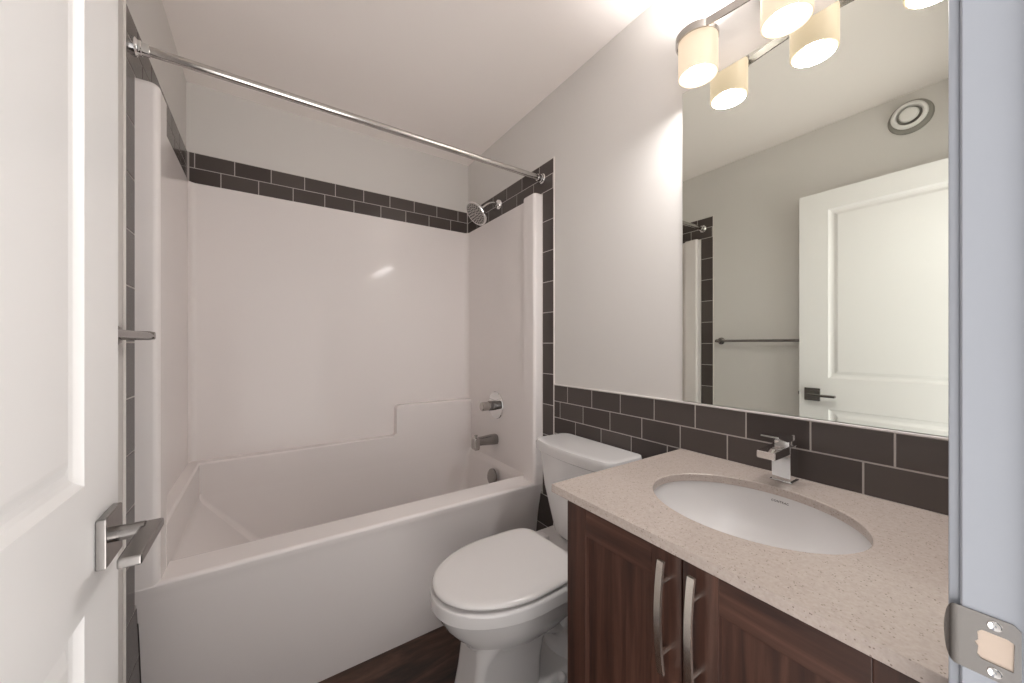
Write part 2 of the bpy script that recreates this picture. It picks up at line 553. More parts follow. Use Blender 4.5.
# ------------------------------------------------------------------ shower fittings
sh = thing('showerhead', 'round chrome shower head on a bent arm', 'shower head', (W - TH, -0.405, 2.049))
obj('wall_flange', lathe([(0.030, 0.0), (0.030, 0.004), (0.026, 0.012), (0.014, 0.018), (0.0, 0.018)], (W - TH, -0.405, 2.049), (-1, 0, 0), 32), 'chrome', sh)
hc = Vector((1.293, -0.405, 1.970)); hn = Vector((-0.75, -0.02, -0.66)).normalized()
back = hc - hn * 0.045
p0, p1 = Vector((W - TH, -0.405, 2.049)), back
path = []
for i in range(15):
    k = i / 14
    c1, c2 = p0 + Vector((-0.062, 0, 0.004)), back - hn * 0.050
    path.append(p0 * (1 - k) ** 3 + c1 * 3 * k * (1 - k) ** 2 + c2 * 3 * k * k * (1 - k) + p1 * k ** 3)
obj('arm', tube(path, 0.0095), 'chrome', sh)
obj('ball_joint', lathe([(0.0, -0.052), (0.012, -0.050), (0.017, -0.040), (0.016, -0.030), (0.020, -0.022), (0.0, -0.02)], hc, hn, 28), 'chrome', sh)
hd = obj('head', lathe([(0.016, -0.030), (0.040, -0.022), (0.064, -0.010), (0.071, -0.002), (0.073, 0.006), (0.070, 0.010), (0.0, 0.010)], hc, hn, 48), 'chrome', sh)
t = bmesh.new()
u, v, d = basis(hn)
lathe([(0.066, 0.0095), (0.065, 0.0115), (0.0, 0.0118)], hc, hn, 48, bm=t)
for ring, cnt in ((0.014, 6), (0.028, 11), (0.042, 17), (0.055, 22)):
    for i in range(cnt):
        a = 2 * PI * i / cnt
        c = hc + (u * math.cos(a) + v * math.sin(a)) * ring
        lathe([(0.0034, 0.011), (0.0026, 0.0148), (0.0, 0.0150)], c, hn, 8, bm=t, mi=1, cap=False)
face = obj('spray_face', t, ['steel', 'darkmetal'], hd)

XP = W - 0.0106
vl = thing('shower_valve', 'round dark nickel shower valve plate with a lever above the tub spout', 'shower valve', (XP, -0.385, 0.871))
obj('escutcheon', lathe([(0.080, 0.0), (0.080, 0.004), (0.077, 0.008), (0.030, 0.012), (0.0, 0.012)], (XP, -0.385, 0.871), (-1, 0, 0), 48), 'chrome', vl)
lv = obj('lever', lathe([(0.028, 0.010), (0.028, 0.052), (0.026, 0.055), (0.0, 0.055)], (XP, -0.385, 0.871), (-1, 0, 0), 36), 'darkmetal', vl)
obj('grip', lathe([(0.024, 0.054), (0.0255, 0.056), (0.0255, 0.098), (0.022, 0.102), (0.0, 0.102)], (XP, -0.385, 0.871), (-1, 0, 0), 36), 'nickel', lv)

sp = thing('tub_spout', 'dark nickel tub spout with a diverter knob under the shower valve', 'tub spout', (XP, -0.385, 0.672))
rings = []
for x, z0, z1, w_ in ((XP, 0.650, 0.694, 0.024), (XP - 0.004, 0.643, 0.702, 0.028), (XP - 0.03, 0.644, 0.702, 0.028), (XP - 0.09, 0.650, 0.698, 0.026), (XP - 0.128, 0.652, 0.696, 0.025)):
    zc, hz = (z0 + z1) / 2, (z1 - z0) / 2
    ring = []
    for k in range(24):
        a = 2 * PI * k / 24
        ca, sa = math.cos(a), math.sin(a)
        ring.append((x, -0.385 + w_ * math.copysign(abs(ca) ** 0.6, ca), zc + hz * math.copysign(abs(sa) ** 0.6, sa)))
    rings.append(ring)
obj('body', loft(rings), 'satin', sp, angle=50)
obj('nozzle', box(XP - 0.156, XP - 0.120, -0.411, -0.359, 0.630, 0.698, 0.010, 4), 'nickel', sp)
obj('diverter_knob', lathe([(0.004, -0.004), (0.004, 0.006), (0.009, 0.008), (0.009, 0.014), (0.0, 0.015)], (XP - 0.136, -0.385, 0.698), (0, 0, 1), 20), 'satin', sp)

# ------------------------------------------------------------------ curtain rod
rod = thing('shower_curtain_rod', 'brushed chrome shower curtain rod spanning above the tub front', 'curtain rod', (W / 2, -0.812, 2.063))
obj('tube', tube([(0.012, -0.828, 2.046), (W / 2, -0.8215, 2.0465), (W - 0.012, -0.815, 2.047)], 0.0128, 24), 'rod', rod)
for x, y, z, s in ((TH, -0.828, 2.046, 1), (W - TH, -0.815, 2.047, -1)):
    obj('end_flange', lathe([(0.024, 0.0), (0.024, 0.005), (0.020, 0.008), (0.019, 0.010), (0.019, 0.016), (0.0165, 0.018), (0.016, 0.034), (0.0, 0.034)], (x, y, z), (s, 0, 0), 32), 'chrome', rod)

# ------------------------------------------------------------------ toilet
YC = -1.180
toi = thing('toilet', 'white two-piece toilet with closed lid between tub and vanity', 'toilet', (1.1, YC, 0))
def tank_ring(x0, x1, y0, y1, z, bow, r=0.035):
    """rounded rectangle whose front (low x) side bows out"""
    out = []
    for x, y, z_ in rrect(x0, x1, y0, y1, r, z, 6):
        k = (y - (y0 + y1) / 2) / ((y1 - y0) / 2)
        f = (x1 - x) / (x1 - x0)
        out.append((x - bow * (1 - k * k) * max(0, f), y, z))
    # denser front side so that the bow is round
    res = []
    n = len(out)
    for i in range(n):
        a, c = Vector(out[i]), Vector(out[(i + 1) % n])
        res.append(tuple(a))
        if (c - a).length > 0.2 and abs(a.x - c.x) < 0.02:
            for q in range(1, 10):
                y = a.y + (c.y - a.y) * q / 10
                k = (y - (y0 + y1) / 2) / ((y1 - y0) / 2)
                f = 1.0 if a.x < (x0 + x1) / 2 else 0.0
                base = x0 if f else x1
                res.append((base - bow * (1 - k * k) * f, y, z))
    return res
YTa, YTb = -1.417, -0.988
XB = W - 0.013
tank = loft([
    tank_ring(1.312, XB, YTa + 0.080, YTb - 0.085, 0.445, 0.018),
    tank_ring(1.297, XB, YTa + 0.066, YTb - 0.070, 0.470, 0.020),
    tank_ring(1.276, XB, YTa + 0.032, YTb - 0.030, 0.640, 0.022),
    tank_ring(1.266, XB, YTa + 0.010, YTb - 0.008, 0.790, 0.024),
])
obj('tank', tank, 'porcelain', toi, angle=50)
lid = loft([
    tank_ring(1.262, XB, YTa + 0.006, YTb - 0.004, 0.788, 0.026),
    tank_ring(1.254, XB, YTa, YTb + 0.002, 0.794, 0.026),
    tank_ring(1.253, XB, YTa - 0.001, YTb + 0.003, 0.820, 0.026),
    tank_ring(1.258, XB, YTa + 0.004, YTb - 0.002, 0.832, 0.026),
    tank_ring(1.280, XB - 0.015, YTa + 0.022, YTb - 0.020, 0.836, 0.026),
])
obj('tank_lid', lid, 'porcelain', toi, angle=40)

def egg(xf, xb, hw, z, n=96, flat=0.0, yc=YC, p=2.0):
    """elongated bowl outline: xf front tip, xb back, hw half width"""
    out = []
    xm = xf + (xb - xf) * 0.56
    for i in range(n):
        a = 2 * PI * i / n
        ca, sa = math.cos(a), math.sin(a)
        if ca < 0:
            x = xm + (xm - xf) * ca
            y = hw * math.copysign(abs(sa) ** 0.96, sa)
        else:
            x = xm + (xb - xm) * abs(ca) ** 0.36
            y = hw * math.copysign(abs(sa) ** 0.36, sa)
            y *= 1 - 0.03 * abs(ca) ** 0.36
        out.append((x, yc + y, z))
    return out
XF = 0.734
# bowl with rim, and foot
bowl = loft([
    egg(XF + 0.002, 1.225, 0.181, 0.4590),
    egg(XF - 0.006, 1.235, 0.189, 0.4540),
    egg(XF - 0.008, 1.238, 0.192, 0.4470),
    egg(XF - 0.006, 1.238, 0.190, 0.4150),
    egg(XF + 0.002, 1.234, 0.183, 0.4100),
    egg(XF + 0.006, 1.232, 0.179, 0.4050),
    egg(XF + 0.026, 1.225, 0.168, 0.3630),
    egg(XF + 0.058, 1.210, 0.146, 0.3230),
    egg(XF + 0.094, 1.185, 0.118, 0.2870),
    egg(XF + 0.104, 1.175, 0.104, 0.2680),
])
obj('bowl', bowl, 'porcelain', toi, angle=38)
def foot(x0, x1, hw, z, r=0.05):
    return rrect(x0, x1, YC - hw, YC + hw, min(r, hw * 0.9), z, 8)
ped = loft([
    foot(0.850, 1.190, 0.104, 0.305, 0.075),
    foot(0.850, 1.150, 0.090, 0.272, 0.050),
    foot(0.846, 1.110, 0.078, 0.235, 0.030),
    foot(0.836, 1.095, 0.074, 0.170, 0.026),
    foot(0.820, 1.090, 0.078, 0.090, 0.028),
    foot(0.806, 1.090, 0.088, 0.030, 0.032),
    foot(0.800, 1.090, 0.092, 0.001, 0.034),
])
obj('pedestal', ped, 'porcelain', toi, angle=40)
# trapway sweeping out behind the pedestal, flared foot beside it
path = [(1.02, 0.262), (1.10, 0.268), (1.17, 0.250), (1.225, 0.20), (1.245, 0.13), (1.245, 0.002)]
rings = []
for i, (x, z) in enumerate(path):
    a = path[max(i - 1, 0)]; c = path[min(i + 1, len(path) - 1)]
    d = Vector((c[0] - a[0], 0, c[1] - a[1])).normalized()
    nrm = Vector((-d.z, 0, d.x))
    hw = (0.080, 0.092, 0.098, 0.096, 0.092, 0.092)[i]
    hr = (0.045, 0.050, 0.056, 0.060, 0.062, 0.062)[i]
    rings.append([tuple(Vector((x, YC, z)) + nrm * hr * math.sin(q) + Vector((0, hw * math.cos(q), 0))) for q in [2 * PI * k / 28 for k in range(28)]])
for k, p_ in enumerate(rings[-1]): rings[-1][k] = (p_[0], p_[1], 0.001)
obj('trapway', loft(rings), 'porcelain', toi, angle=60)
t = loft([rrect(1.040, 1.375, YC - 0.125, YC + 0.125, 0.05, 0.001, 8), rrect(1.042, 1.372, YC - 0.122, YC + 0.122, 0.05, 0.030, 8), rrect(1.060, 1.360, YC - 0.104, YC + 0.104, 0.045, 0.085, 8), rrect(1.075, 1.345, YC - 0.085, YC + 0.085, 0.045, 0.100, 8)])
obj('foot', t, 'porcelain', toi, angle=40)
# rear deck that carries the tank
t = loft([rrect(1.150, 1.41, YC - 0.110, YC + 0.110, 0.04, 0.25, 6), rrect(1.140, 1.425, YC - 0.160, YC + 0.160, 0.045, 0.34, 6), rrect(1.135, 1.43, YC - 0.178, YC + 0.178, 0.045, 0.395, 6), rrect(1.140, 1.43, YC - 0.178, YC + 0.178, 0.045, 0.428, 6), rrect(1.155, 1.42, YC - 0.168, YC + 0.168, 0.040, 0.4445, 6)])
obj('tank_deck', t, 'porcelain', toi, angle=40)
for s in (-1, 1):
    obj('bolt_cap', lathe([(0.017, 0.0), (0.017, 0.010), (0.013, 0.020), (0.006, 0.025), (0.0, 0.026)], (1.150, YC + s * 0.098, 0.080), (0, s * 0.7, 0.7), 24), 'seat', toi)
# seat ring and closed lid
t = loft([egg(XF + 0.018, 1.198, 0.171, 0.4575), egg(XF + 0.014, 1.200, 0.174, 0.4590), egg(XF + 0.014, 1.200, 0.174, 0.4625), egg(XF + 0.020, 1.198, 0.170, 0.4635)])
tag(obj('seat', t, 'seat', toi, angle=40), 'white plastic toilet seat ring')
t = loft([
    egg(XF + 0.010, 1.205, 0.178, 0.4665),
    egg(XF + 0.001, 1.209, 0.186, 0.4685),
    egg(XF, 1.210, 0.1875, 0.4730),
    egg(XF + 0.003, 1.208, 0.185, 0.4790),
    egg(XF + 0.012, 1.204, 0.177, 0.4825),
    egg(XF + 0.035, 1.190, 0.165, 0.4840),
    egg(XF + 0.12, 1.140, 0.110, 0.4845),
])
lid_o = tag(obj('seat_lid', t, 'seat', toi, angle=45), 'closed white toilet lid')
for s in (-1, 1):
    t = box(1.196, 1.236, YC + s * 0.085 - 0.022, YC + s * 0.085 + 0.022, 0.450, 0.479, 0.008, 3)
    obj('hinge', t, 'seat', toi)
# ------------------------------------------------------------------ vanity cabinet
YV0, YV1 = -2.1765, -1.580
XD = 0.905                       # door faces
van = thing('vanity_cabinet', 'dark walnut vanity cabinet with two shaker doors beside the toilet', 'cabinet', (1.18, (YV0 + YV1) / 2, 0))
t = box(XD + 0.021, W - 0.012, YV1 - 0.018, YV1, 0.0, 0.8675, 0.001, 1)
box(XD + 0.021, W - 0.012, YV0, YV0 + 0.018, 0.0, 0.8675, 0.001, 1, bm=t)
box(XD + 0.021, W - 0.012, YV0 + 0.018, YV1 - 0.018, 0.10, 0.118, bm=t)
box(W - 0.022, W - 0.012, YV0 + 0.018, YV1 - 0.018, 0.118, 0.8675, bm=t)
box(XD + 0.021, XD + 0.041, YV0 + 0.018, YV1 - 0.018, 0.835, 0.8675, bm=t)
obj('carcass', t, 'wood_dark', van)
obj('toe_kick', box(XD + 0.09, XD + 0.105, YV0 + 0.018, YV1 - 0.018, 0.0, 0.10), 'wood_dark', van)

def cab_door(y0, y1, z0, z1, handle_y):
    """y0 > y1; frame-and-panel door"""
    R_, B = 0.060, 0.0015
    d = obj('door', box(XD, XD + 0.020, y0 - R_, y0, z0, z1, B, 2), 'wood_v', van)
    obj('stile', box(XD, XD + 0.020, y1, y1 + R_, z0, z1, B, 2), 'wood_v', d)
    for za in (z1 - R_, z0):
        obj('rail', box(XD, XD + 0.020, y1 + R_, y0 - R_, za, za + R_, B, 2), 'wood_h', d)
    obj('panel', box(XD + 0.012, XD + 0.018, y1 + R_ - 0.004, y0 - R_ + 0.004, z0 + R_ - 0.004, z1 - R_ + 0.004), 'wood_v', d)
    # arched bar pull on two posts
    zc, L = 0.748, 0.200
    rr = []
    for i in range(17):
        k = -1 + 2 * i / 16
        x = XD - 0.028 + 0.010 * k * k
        z = zc + k * L / 2
        rr.append([(x - 0.003, handle_y - 0.006, z), (x - 0.003, handle_y + 0.006, z), (x + 0.003, handle_y + 0.006, z), (x + 0.003, handle_y - 0.006, z)])
    t = loft(rr)
    for s in (-1, 1):
        lathe([(0.005, 0.0), (0.005, 0.026), (0.0, 0.026)], (XD, handle_y, zc + s * 0.063), (-1, 0, 0), 16, bm=t)
    tag(obj('handle', t, 'pull', d), 'arched brushed nickel bar handle')
YSM = -1.874
cab_door(YV1 - 0.002, YSM + 0.0015, 0.112, 0.858, -1.845)
cab_door(YSM - 0.0015, YV0 + 0.002, 0.112, 0.858, -1.901)

# ------------------------------------------------------------------ countertop with an oval cut-out
ZC0, ZC1 = 0.8685, 0.888
CX, CY, CA, CB = 1.161, -1.863, 0.163, 0.196
X0, X1, Y0, Y1 = 0.888, W - TH - 0.001, -2.1765, -1.543
corner = [math.atan2(y - CY, x - CX) for x in (X0, X1) for y in (Y0, Y1)]
angs = sorted([2 * PI * i / 96 - PI for i in range(96)] + corner)
def on_rect(a):
    c, s = math.cos(a), math.sin(a)
    k = 1e9
    if c > 1e-9: k = min(k, (X1 - CX) / c)
    if c < -1e-9: k = min(k, (X0 - CX) / c)
    if s > 1e-9: k = min(k, (Y1 - CY) / s)
    if s < -1e-9: k = min(k, (Y0 - CY) / s)
    return CX + c * k, CY + s * k
def on_ell(a, g=0.0):
    c, s = math.cos(a), math.sin(a)
    k = 1 / math.sqrt((c / (CA + g)) ** 2 + (s / (CB + g)) ** 2)
    return CX + c * k, CY + s * k
t = bmesh.new()
RA = [
    [(*on_ell(a), ZC0) for a in angs],
    [(*on_ell(a), ZC1 - 0.002) for a in angs],
    [(*on_ell(a, 0.002), ZC1) for a in angs],
    [(*on_rect(a), ZC1) for a in angs],
    [(*on_rect(a), ZC0) for a in angs],
]
V = [[t.verts.new(p) for p in r_] for r_ in RA]
n_ = len(angs)
for a in range(5):
    c = (a + 1) % 5
    for k in range(n_):
        j = (k + 1) % n_
        t.faces.new((V[a][k], V[a][j], V[c][j], V[c][k]))
ctop = obj('countertop', t, 'quartz', None, angle=30)
bv = ctop.modifiers.new('edge', 'BEVEL'); bv.width = 0.0018; bv.segments = 2; bv.limit_method = 'ANGLE'; bv.angle_limit = math.radians(60)
tag(ctop, 'speckled beige quartz vanity countertop with an oval sink cut-out', 'countertop')

# ------------------------------------------------------------------ sink
sink = thing('sink', 'white oval undermount basin set in the beige countertop', 'sink', (CX, CY, 0.72))
def ell(f, dz, dx=0.0, n=72):
    return [(CX + dx + (CA + 0.006) * f * math.cos(2 * PI * k / n), CY + (CB + 0.006) * f * math.sin(2 * PI * k / n), ZC0 + dz) for k in range(n)]
SK = [(1.0, -0.0012), (0.99, -0.012), (0.965, -0.040), (0.91, -0.075), (0.82, -0.103), (0.68, -0.122), (0.50, -0.133), (0.30, -0.139), (0.11, -0.142)]
inner = [ell(f, dz, 0.012 * (1 - f)) for f, dz in SK]
outer = [ell(0.14, -0.158, 0.011), ell(0.55, -0.150, 0.006), ell(0.86, -0.122), ell(0.99, -0.078), ell(1.03, -0.02), ell(1.10, -0.014), ell(1.10, -0.0012)]
obj('bowl', loft(list(reversed(inner)) + list(reversed(outer)), cap0=False, cap1=False), 'porcelain', sink, angle=50)
t = lathe([(0.0, -0.004), (0.012, -0.0035), (0.020, 0.0), (0.027, 0.004), (0.029, 0.002), (0.026, -0.012), (0.0, -0.012)], (CX + 0.012, CY, ZC0 - 0.138), (0, 0, 1), 32)
tag(obj('drain', t, 'chrome', sink), 'chrome drain ring')
# maker's lettering on the back of the basin
cu = bpy.data.curves.new('lettering', 'FONT')
cu.body = 'CONTRAC'
cu.size = 0.0066
cu.align_x = 'CENTER'; cu.align_y = 'CENTER'
cu.space_character = 1.18
cu.offset = 0.0002
tmp = bpy.data.objects.new('lettering', cu)
COL.objects.link(tmp)
dg = bpy.context.evaluated_depsgraph_get()
dg.update()
me = bpy.data.meshes.new_from_object(tmp.evaluated_get(dg))
bpy.data.objects.remove(tmp)
t = bmesh.new(); t.from_mesh(me)
bmesh.ops.subdivide_edges(t, edges=t.edges[:], cuts=1)
def wall_pt(dy, dz):
    """point of the basin's back wall at dy from its axis and dz below the counter underside"""
    for (f0, a0), (f1, a1) in zip(SK, SK[1:]):
        if a1 <= dz <= a0:
            f = f0 + (f1 - f0) * (dz - a0) / (a1 - a0)
            break
    yy = dy / ((CB + 0.006) * f)
    return Vector((CX + 0.012 * (1 - f) + (CA + 0.006) * f * math.sqrt(max(0, 1 - yy * yy)), CY + dy, ZC0 + dz))
for v in t.verts:
    # text reads from in front of the vanity: text x runs towards -y
    p = wall_pt(-0.002 - v.co.x, -0.0155 + v.co.y)
    v.co = p + Vector((-0.0009, 0, 0.0003))
tag(obj('lettering', t, 'ink', sink, recalc=False), 'small black lettering at the back of the basin')

# ------------------------------------------------------------------ faucet
FX, FY = 1.388, -1.852
fau = thing('faucet', 'square chrome single-lever faucet behind the basin', 'faucet', (FX, FY, ZC1))
obj('base_plate', box(FX - 0.024, FX + 0.024, FY - 0.024, FY + 0.024, ZC1, ZC1 + 0.006, 0.0015, 2), 'chrome', fau)
obj('body', box(FX - 0.021, FX + 0.021, FY - 0.0205, FY + 0.0205, ZC1 + 0.005, ZC1 + 0.092, 0.002, 2), 'chrome', fau)
prof = [(-0.105, 0.0725), (-0.105, 0.090), (0.0, 0.094), (0.0, 0.072)]
t = loft([[(FX + 0.018 + x - 0.018, y, ZC1 + z) for x, z in prof] for y in (FY - 0.0195, FY + 0.0195)])
bmesh.ops.bevel(t, geom=t.edges[:], offset=0.0015, segments=2, affect='EDGES')
obj('spout', t, 'chrome', fau)
obj('neck', box(FX - 0.016, FX + 0.018, FY - 0.016, FY + 0.016, ZC1 + 0.086, ZC1 + 0.106, 0.0015, 2), 'chrome', fau)
prof = [(-0.085, 0.121), (-0.085, 0.1245), (0.020, 0.117), (0.020, 0.103), (-0.030, 0.104)]
t = loft([[(FX + x, y, ZC1 + z) for x, z in prof] for y in (FY - 0.019, FY + 0.019)])
bmesh.ops.bevel(t, geom=t.edges[:], offset=0.001, segments=2, affect='EDGES')
obj('lever', t, 'chrome', fau)

# ------------------------------------------------------------------ mirror
t = box(W - 0.0045, W - 0.0005, -2.165, -1.547, ZS + 0.006, 2.0525, 0.0012, 1)
tag(obj('mirror', t, 'mirror', None), 'frameless rectangular wall mirror above the backsplash', 'mirror')

# ------------------------------------------------------------------ vanity light
LX = 1.352
vlt = thing('vanity_light', 'three-shade brushed nickel vanity light mounted over the mirror', 'light fixture', (W, -1.869, 2.18))
LYS = (-1.650, -1.869, -2.088)
t = box(W - 0.022, W - 0.0005, -1.869 - 0.10, -1.869 + 0.10, 2.19, 2.30, 0.004, 2)
obj('wall_plate', t, 'nickel', vlt)
# flat ribbon: from the wall round the first shade, along the fronts, round the last shade and back
RB = 0.0575
path = [(W - 0.002, LYS[0] + RB), (LX + 0.03, LYS[0] + RB)]
for i in range(19):
    a = PI / 2 + i / 18 * math.radians(140)
    path.append((LX + RB * math.cos(a), LYS[0] + RB * math.sin(a)))
xa, ya = path[-1]
for i in range(1, 16):
    k = i / 16
    path.append((xa + 0.020 * math.sin(PI * k), ya + (LYS[2] + (LYS[0] - ya) - ya) * k))
for i in range(19):
    a = PI / 2 - i / 18 * math.radians(140) + math.radians(320)
    a = math.radians(130) + i / 18 * math.radians(140)
    path.append((LX + RB * math.cos(a), LYS[2] + RB * math.sin(a)))
path += [(LX + 0.03, LYS[2] - RB), (W - 0.002, LYS[2] - RB)]
rr = []
for i, (x, y) in enumerate(path):
    a = Vector(path[max(i - 1, 0)]); c = Vector(path[min(i + 1, len(path) - 1)])
    d = (c - a).normalized(); nx, ny = -d.y * 0.0022, d.x * 0.0022
    rr.append([(x - nx, y - ny, 2.108), (x + nx, y + ny, 2.108), (x + nx, y + ny, 2.130), (x - nx, y - ny, 2.130)])
obj('ribbon_bar', loft(rr), 'nickel', vlt)
for s_ in (-1, 1):
    obj('arm', tube([(W - 0.02, -1.869 + s_ * 0.05, 2.235), (LX + 0.01, -1.869 + s_ * 0.05, 2.215), (LX - 0.025, -1.869 + s_ * 0.05, 2.17), (LX - 0.033, -1.869 + s_ * 0.05, 2.122)], 0.006), 'nickel', vlt)
for y in LYS:
    x = LX
    obj('shade_cap', lathe([(0.0, 2.128), (0.050, 2.128), (0.0545, 2.124), (0.0545, 2.112), (0.0, 2.112)], (x, y, 0), (0, 0, 1), 48), 'nickel', vlt)
    sd = obj('lamp_shade', lathe([(0.0525, 2.116), (0.0525, 2.013), (0.0515, 2.0115), (0.0495, 2.0115), (0.0485, 2.013), (0.0485, 2.116)], (x, y, 0), (0, 0, 1), 48, cap=False), 'shade', vlt)
    obj('bulb', lathe([(0.0, 2.044), (0.014, 2.0450), (0.025, 2.049), (0.0305, 2.056), (0.031, 2.060), (0.026, 2.076), (0.018, 2.090), (0.014, 2.100), (0.014, 2.114), (0.0, 2.114)], (x, y, 0), (0, 0, 1), 28), 'bulb', sd)
    for z, e in ((2.009, LAMP_W), (2.165, LAMP_UP)):      # light thrown down and up by each lamp
        ld = bpy.data.lights.new('vanity_lamp', 'AREA' if z < 2.1 else 'SPOT')
        if z > 2.1:
            ld.spot_size = math.radians(136); ld.spot_blend = 0.8; ld.shadow_soft_size = 0.024
        else:
            ld.shape = 'DISK'; ld.size = 0.092
        ld.energy = e; ld.color = LAMP_C
        lo = bpy.data.objects.new('vanity_lamp', ld)
        COL.objects.link(lo); lo.location = (x, y, z); lo.rotation_euler = (PI if z > 2.1 else 0, 0, 0)

# ------------------------------------------------------------------ door, open into the room
XD0, XD1 = 0.081, 0.116
DY0, DY1 = -2.183, -1.4296        # hinge edge, latch edge
DZ0, DZ1 = 0.012, 2.040
ST = 0.126
t = bmesh.new()
def door_face(xs, sgn):
    """moulded face with two raised panels; xs = surface x, sgn = outward direction"""
    pan = [(1.052, 1.9414), (0.235, 0.889)]
    ys = [DY0, DY0 + ST, DY1 - ST, DY1]
    zs = [DZ0, pan[1][0], pan[1][1], pan[0][0], pan[0][1], DZ1]
    g = {}
    for i, y in enumerate(ys):
        for j, z in enumerate(zs):
            g[i, j] = t.verts.new((xs, y, z))
    for i in range(3):
        for j in range(5):
            if i == 1 and j in (1, 3): continue
            t.faces.new((g[i, j], g[i + 1, j], g[i + 1, j + 1], g[i, j + 1]))
    for j in (1, 3):
        loop = [g[1, j], g[2, j], g[2, j + 1], g[1, j + 1]]
        y0, y1, z0, z1 = ys[1], ys[2], zs[j], zs[j + 1]
        for ins, dep in ((0.003, -0.0035), (0.008, -0.0075), (0.014, -0.0095), (0.022, -0.0095), (0.026, -0.0080), (0.0365, -0.0030), (0.041, -0.0022), (0.043, -0.0022)):
            nx = [t.verts.new((xs + sgn * dep, y, z)) for y, z in ((y0 + ins, z0 + ins), (y1 - ins, z0 + ins), (y1 - ins, z1 - ins), (y0 + ins, z1 - ins))]
            for k in range(4):
                t.faces.new((loop[k], loop[(k + 1) % 4], nx[(k + 1) % 4], nx[k]))
            loop = nx
        t.faces.new(loop)
door_face(XD1, 1)
door_face(XD0, -1)
for y in (DY0, DY1):
    t.faces.new([t.verts.new(p) for p in ((XD0, y, DZ0), (XD1, y, DZ0), (XD1, y, DZ1), (XD0, y, DZ1))])
for z in (DZ0, DZ1):
    t.faces.new([t.verts.new(p) for p in ((XD0, DY0, z), (XD1, DY0, z), (XD1, DY1, z), (XD0, DY1, z))])
bmesh.ops.remove_doubles(t, verts=t.verts[:], dist=1e-5)
door = struct('door_1', t, 'door', 'white two-panel door standing open against the side wall', angle=12)
HZ, HY = 0.9605, -1.4890
def lever_handle(xs, s):
    """square rose and flat lever on the face x = xs, pointing to s"""
    def bx(a, c, *r_, **k):
        lo, hi = sorted((xs + s * a, xs + s * c))
        return box(lo, hi, *r_, **k)
    h = obj('door_handle', bx(0.0, 0.011, HY - 0.034, HY + 0.034, HZ - 0.034, HZ + 0.034, bev=0.0018), 'satin', door)
    obj('neck', lathe([(0.0105, 0.009), (0.0105, 0.042), (0.0, 0.042)], (xs, HY, HZ), (s, 0, 0), 24), 'satin', h)
    t = bx(0.0375, 0.0605, HY - 0.108, HY + 0.013, HZ - 0.0065, HZ + 0.0065, bev=0.0025, seg=3)
    obj('lever', t, 'satin', h)
lever_handle(XD1, 1)
h2 = obj('door_handle', box(XD0 - 0.010, XD0, HY - 0.034, HY + 0.034, HZ - 0.034, HZ + 0.034, 0.0018), 'satin', door)
obj('neck', lathe([(0.0115, 0.008), (0.0115, 0.050), (0.0, 0.050)], (XD0, HY, HZ), (-1, 0, 0), 24), 'satin', h2)
obj('lever', box(XD0 - 0.056, XD0 - 0.034, HY - 0.122, HY + 0.014, HZ - 0.006, HZ + 0.006, 0.0025, 3), 'satin', h2)
t = box(XD0 + 0.005, XD1 - 0.005, DY1, DY1 + 0.0012, HZ - 0.028, HZ + 0.028, 0.0005, 1)
box(XD0 + 0.011, XD1 - 0.011, DY1, DY1 + 0.010, HZ - 0.010, HZ + 0.010, 0.003, 2, bm=t)
obj('latch_plate', t, 'steel', door)
for z in (0.25, 1.03, 1.82):
    obj('hinge', lathe([(0.006, -0.045), (0.006, 0.045)], (XD0 - 0.004, DY0 + 0.004, z), (0, 0, 1), 16), 'steel', door)

# ------------------------------------------------------------------ strike plate on the jamb
SZ = 0.9625
sp_ = thing('strike_plate', 'steel strike plate with a curved lip screwed to the white jamb', 'strike plate', (XJ1, YW - 0.02, SZ))
xs = XJ1 - 0.0012
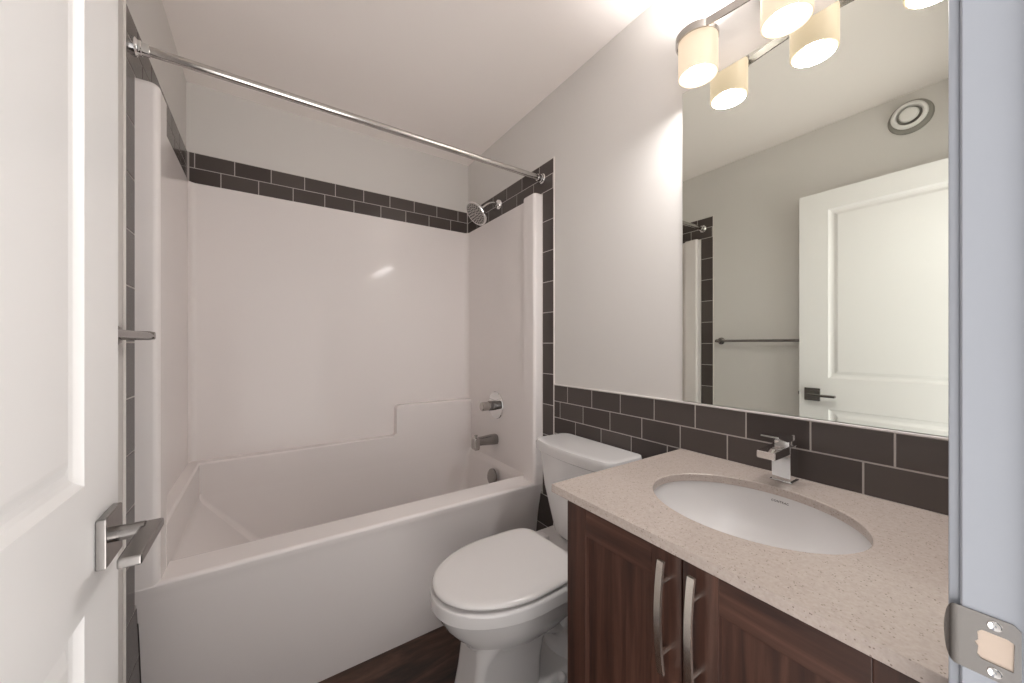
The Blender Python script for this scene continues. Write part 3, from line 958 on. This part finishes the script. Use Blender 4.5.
# outline in (y, z) with the latch hole, then the lip bending away towards the room
def plate():
    t = bmesh.new()
    hh = 0.0275
    ye, yl = YW - 0.0335, YW + 0.0005
    ho = [(YW - 0.0300, 0.0110), (YW - 0.0295, -0.0135), (YW - 0.0125, -0.0130), (YW - 0.0100, -0.010), (YW - 0.0105, -0.003), (YW - 0.0085, 0.000), (YW - 0.0105, 0.003), (YW - 0.0100, 0.010), (YW - 0.0125, 0.0130), (YW - 0.0265, 0.0130)]
    cy_ = (ye + yl) / 2
    def ray_to(poly, ang):
        best = None
        c, s = math.cos(ang), math.sin(ang)
        m = len(poly)
        for i in range(m):
            (ax, ay), (bx_, by_) = poly[i], poly[(i + 1) % m]
            ax -= cy_; bx_ -= cy_
            den = c * (by_ - ay) - s * (bx_ - ax)
            if abs(den) < 1e-12: continue
            k = (ax * (by_ - ay) - ay * (bx_ - ax)) / den
            q = (ax * s - ay * c) / den
            if k > 0 and -1e-9 <= q <= 1 + 1e-9 and (best is None or k < best): best = k
        return (cy_ + c * best, s * best)
    outer_ = [(ye + 0.004, hh), (ye, hh - 0.004), (ye, -hh + 0.004), (ye + 0.004, -hh), (yl, -hh), (yl, hh)]
    aa = sorted(set([2 * PI * i / 72 for i in range(72)] + [math.atan2(z, y - cy_) % (2 * PI) for y, z in outer_ + ho]))
    rings = []
    for poly, dx in ((ho, 0.0), (outer_, 0.0), (outer_, 0.0012), (ho, 0.0012)):
        rings.append([t.verts.new((xs + dx, *ray_to(poly, a))) for a in aa])
    rings = [[v for v in r_] for r_ in rings]
    for r_ in rings:
        for v in r_: v.co.z += SZ
    m = len(aa)
    for a in range(4):
        c = (a + 1) % 4
        for k in range(m):
            j = (k + 1) % m
            t.faces.new((rings[a][k], rings[a][j], rings[c][j], rings[c][k]))
    # lip: a tongue with rounded end that curls round the jamb edge
    L = 12
    A, Bk = [], []
    for i in range(L + 1):
        k = i / L
        ang = k * 0.75
        y = yl + 0.016 * math.sin(ang) / math.sin(0.75) * 0.60
        x = xs + 0.016 * (1 - math.cos(ang))
        hgt = hh * math.sqrt(max(0.0, 1 - (max(0, k - 0.15) / 0.85) ** 2.2)) if k > 0.15 else hh
        hgt = max(hgt, 0.004)
        row = []
        for q in range(9):
            row.append((x, y, SZ - hgt + 2 * hgt * q / 8))
        A.append([t.verts.new(p) for p in row])
        Bk.append([t.verts.new((p[0] + 0.0012, p[1], p[2])) for p in row])
    for i in range(L):
        for q in range(8):
            t.faces.new((A[i][q], A[i + 1][q], A[i + 1][q + 1], A[i][q + 1]))
            t.faces.new((Bk[i][q], Bk[i][q + 1], Bk[i + 1][q + 1], Bk[i + 1][q]))
    for i in range(L):
        t.faces.new((A[i][0], A[i + 1][0], Bk[i + 1][0], Bk[i][0]))
        t.faces.new((A[i][8], A[i + 1][8], Bk[i + 1][8], Bk[i][8]))
    for q in range(8):
        t.faces.new((A[L][q], A[L][q + 1], Bk[L][q + 1], Bk[L][q]))
        t.faces.new((A[0][q], A[0][q + 1], Bk[0][q + 1], Bk[0][q]))
    return t
obj('plate', plate(), 'steel', sp_, angle=30)
t = box(xs + 0.0011, xs + 0.0014, YW - 0.031, YW - 0.006, SZ - 0.0145, SZ + 0.0145)
obj('latch_pocket', t, 'woodraw', sp_)
for s in (-1, 1):
    t = lathe([(0.0, 0.0005), (0.0012, 0.0004), (0.0014, 0.0012), (0.0036, 0.0016), (0.0042, 0.0008), (0.0042, -0.0004), (0.0, -0.0004)], (xs, YW - 0.0195, SZ + s * 0.0205), (-1, 0, 0), 24)
    obj('screw', t, 'chrome', sp_)

# ------------------------------------------------------------------ towel bar behind the door
tb = thing('towel_bar', 'brushed nickel towel bar on the wall partly behind the open door', 'towel bar', (0, -1.255, 1.2525))
BX = 0.062
obj('bar', tube([(BX, -0.943, 1.2525), (BX, -1.25, 1.2525), (BX, -1.567, 1.2525)], 0.008, 20), 'satin', tb)
for y in (-0.951, -1.559):
    obj('post', lathe([(0.024, 0.0), (0.024, 0.004), (0.020, 0.008), (0.0115, 0.010), (0.0115, 0.060), (0.009, 0.070), (0.0, 0.071)], (0, y, 1.2525), (1, 0, 0), 28), 'satin', tb)

# ------------------------------------------------------------------ round air vent
ve = thing('air_vent', 'round white air vent high on the wall above the open door', 'vent', (0, -1.835, 2.322))
tag(obj('collar', lathe([(0.078, 0.0), (0.078, 0.004), (0.074, 0.012), (0.058, 0.018), (0.0, 0.018)], (0, -1.835, 2.322), (1, 0, 0), 56), 'ventbase', ve), 'grey vent collar')
obj('ring', lathe([(0.050, 0.016), (0.060, 0.024), (0.063, 0.030), (0.060, 0.036), (0.050, 0.039), (0.045, 0.036), (0.043, 0.026), (0.043, 0.016)], (0, -1.835, 2.322), (1, 0, 0), 56), 'vent', ve)
obj('disc', lathe([(0.010, 0.016), (0.010, 0.032), (0.031, 0.034), (0.034, 0.037), (0.033, 0.040), (0.030, 0.045), (0.0, 0.047)], (0, -1.835, 2.322), (1, 0, 0), 56), 'vent', ve)
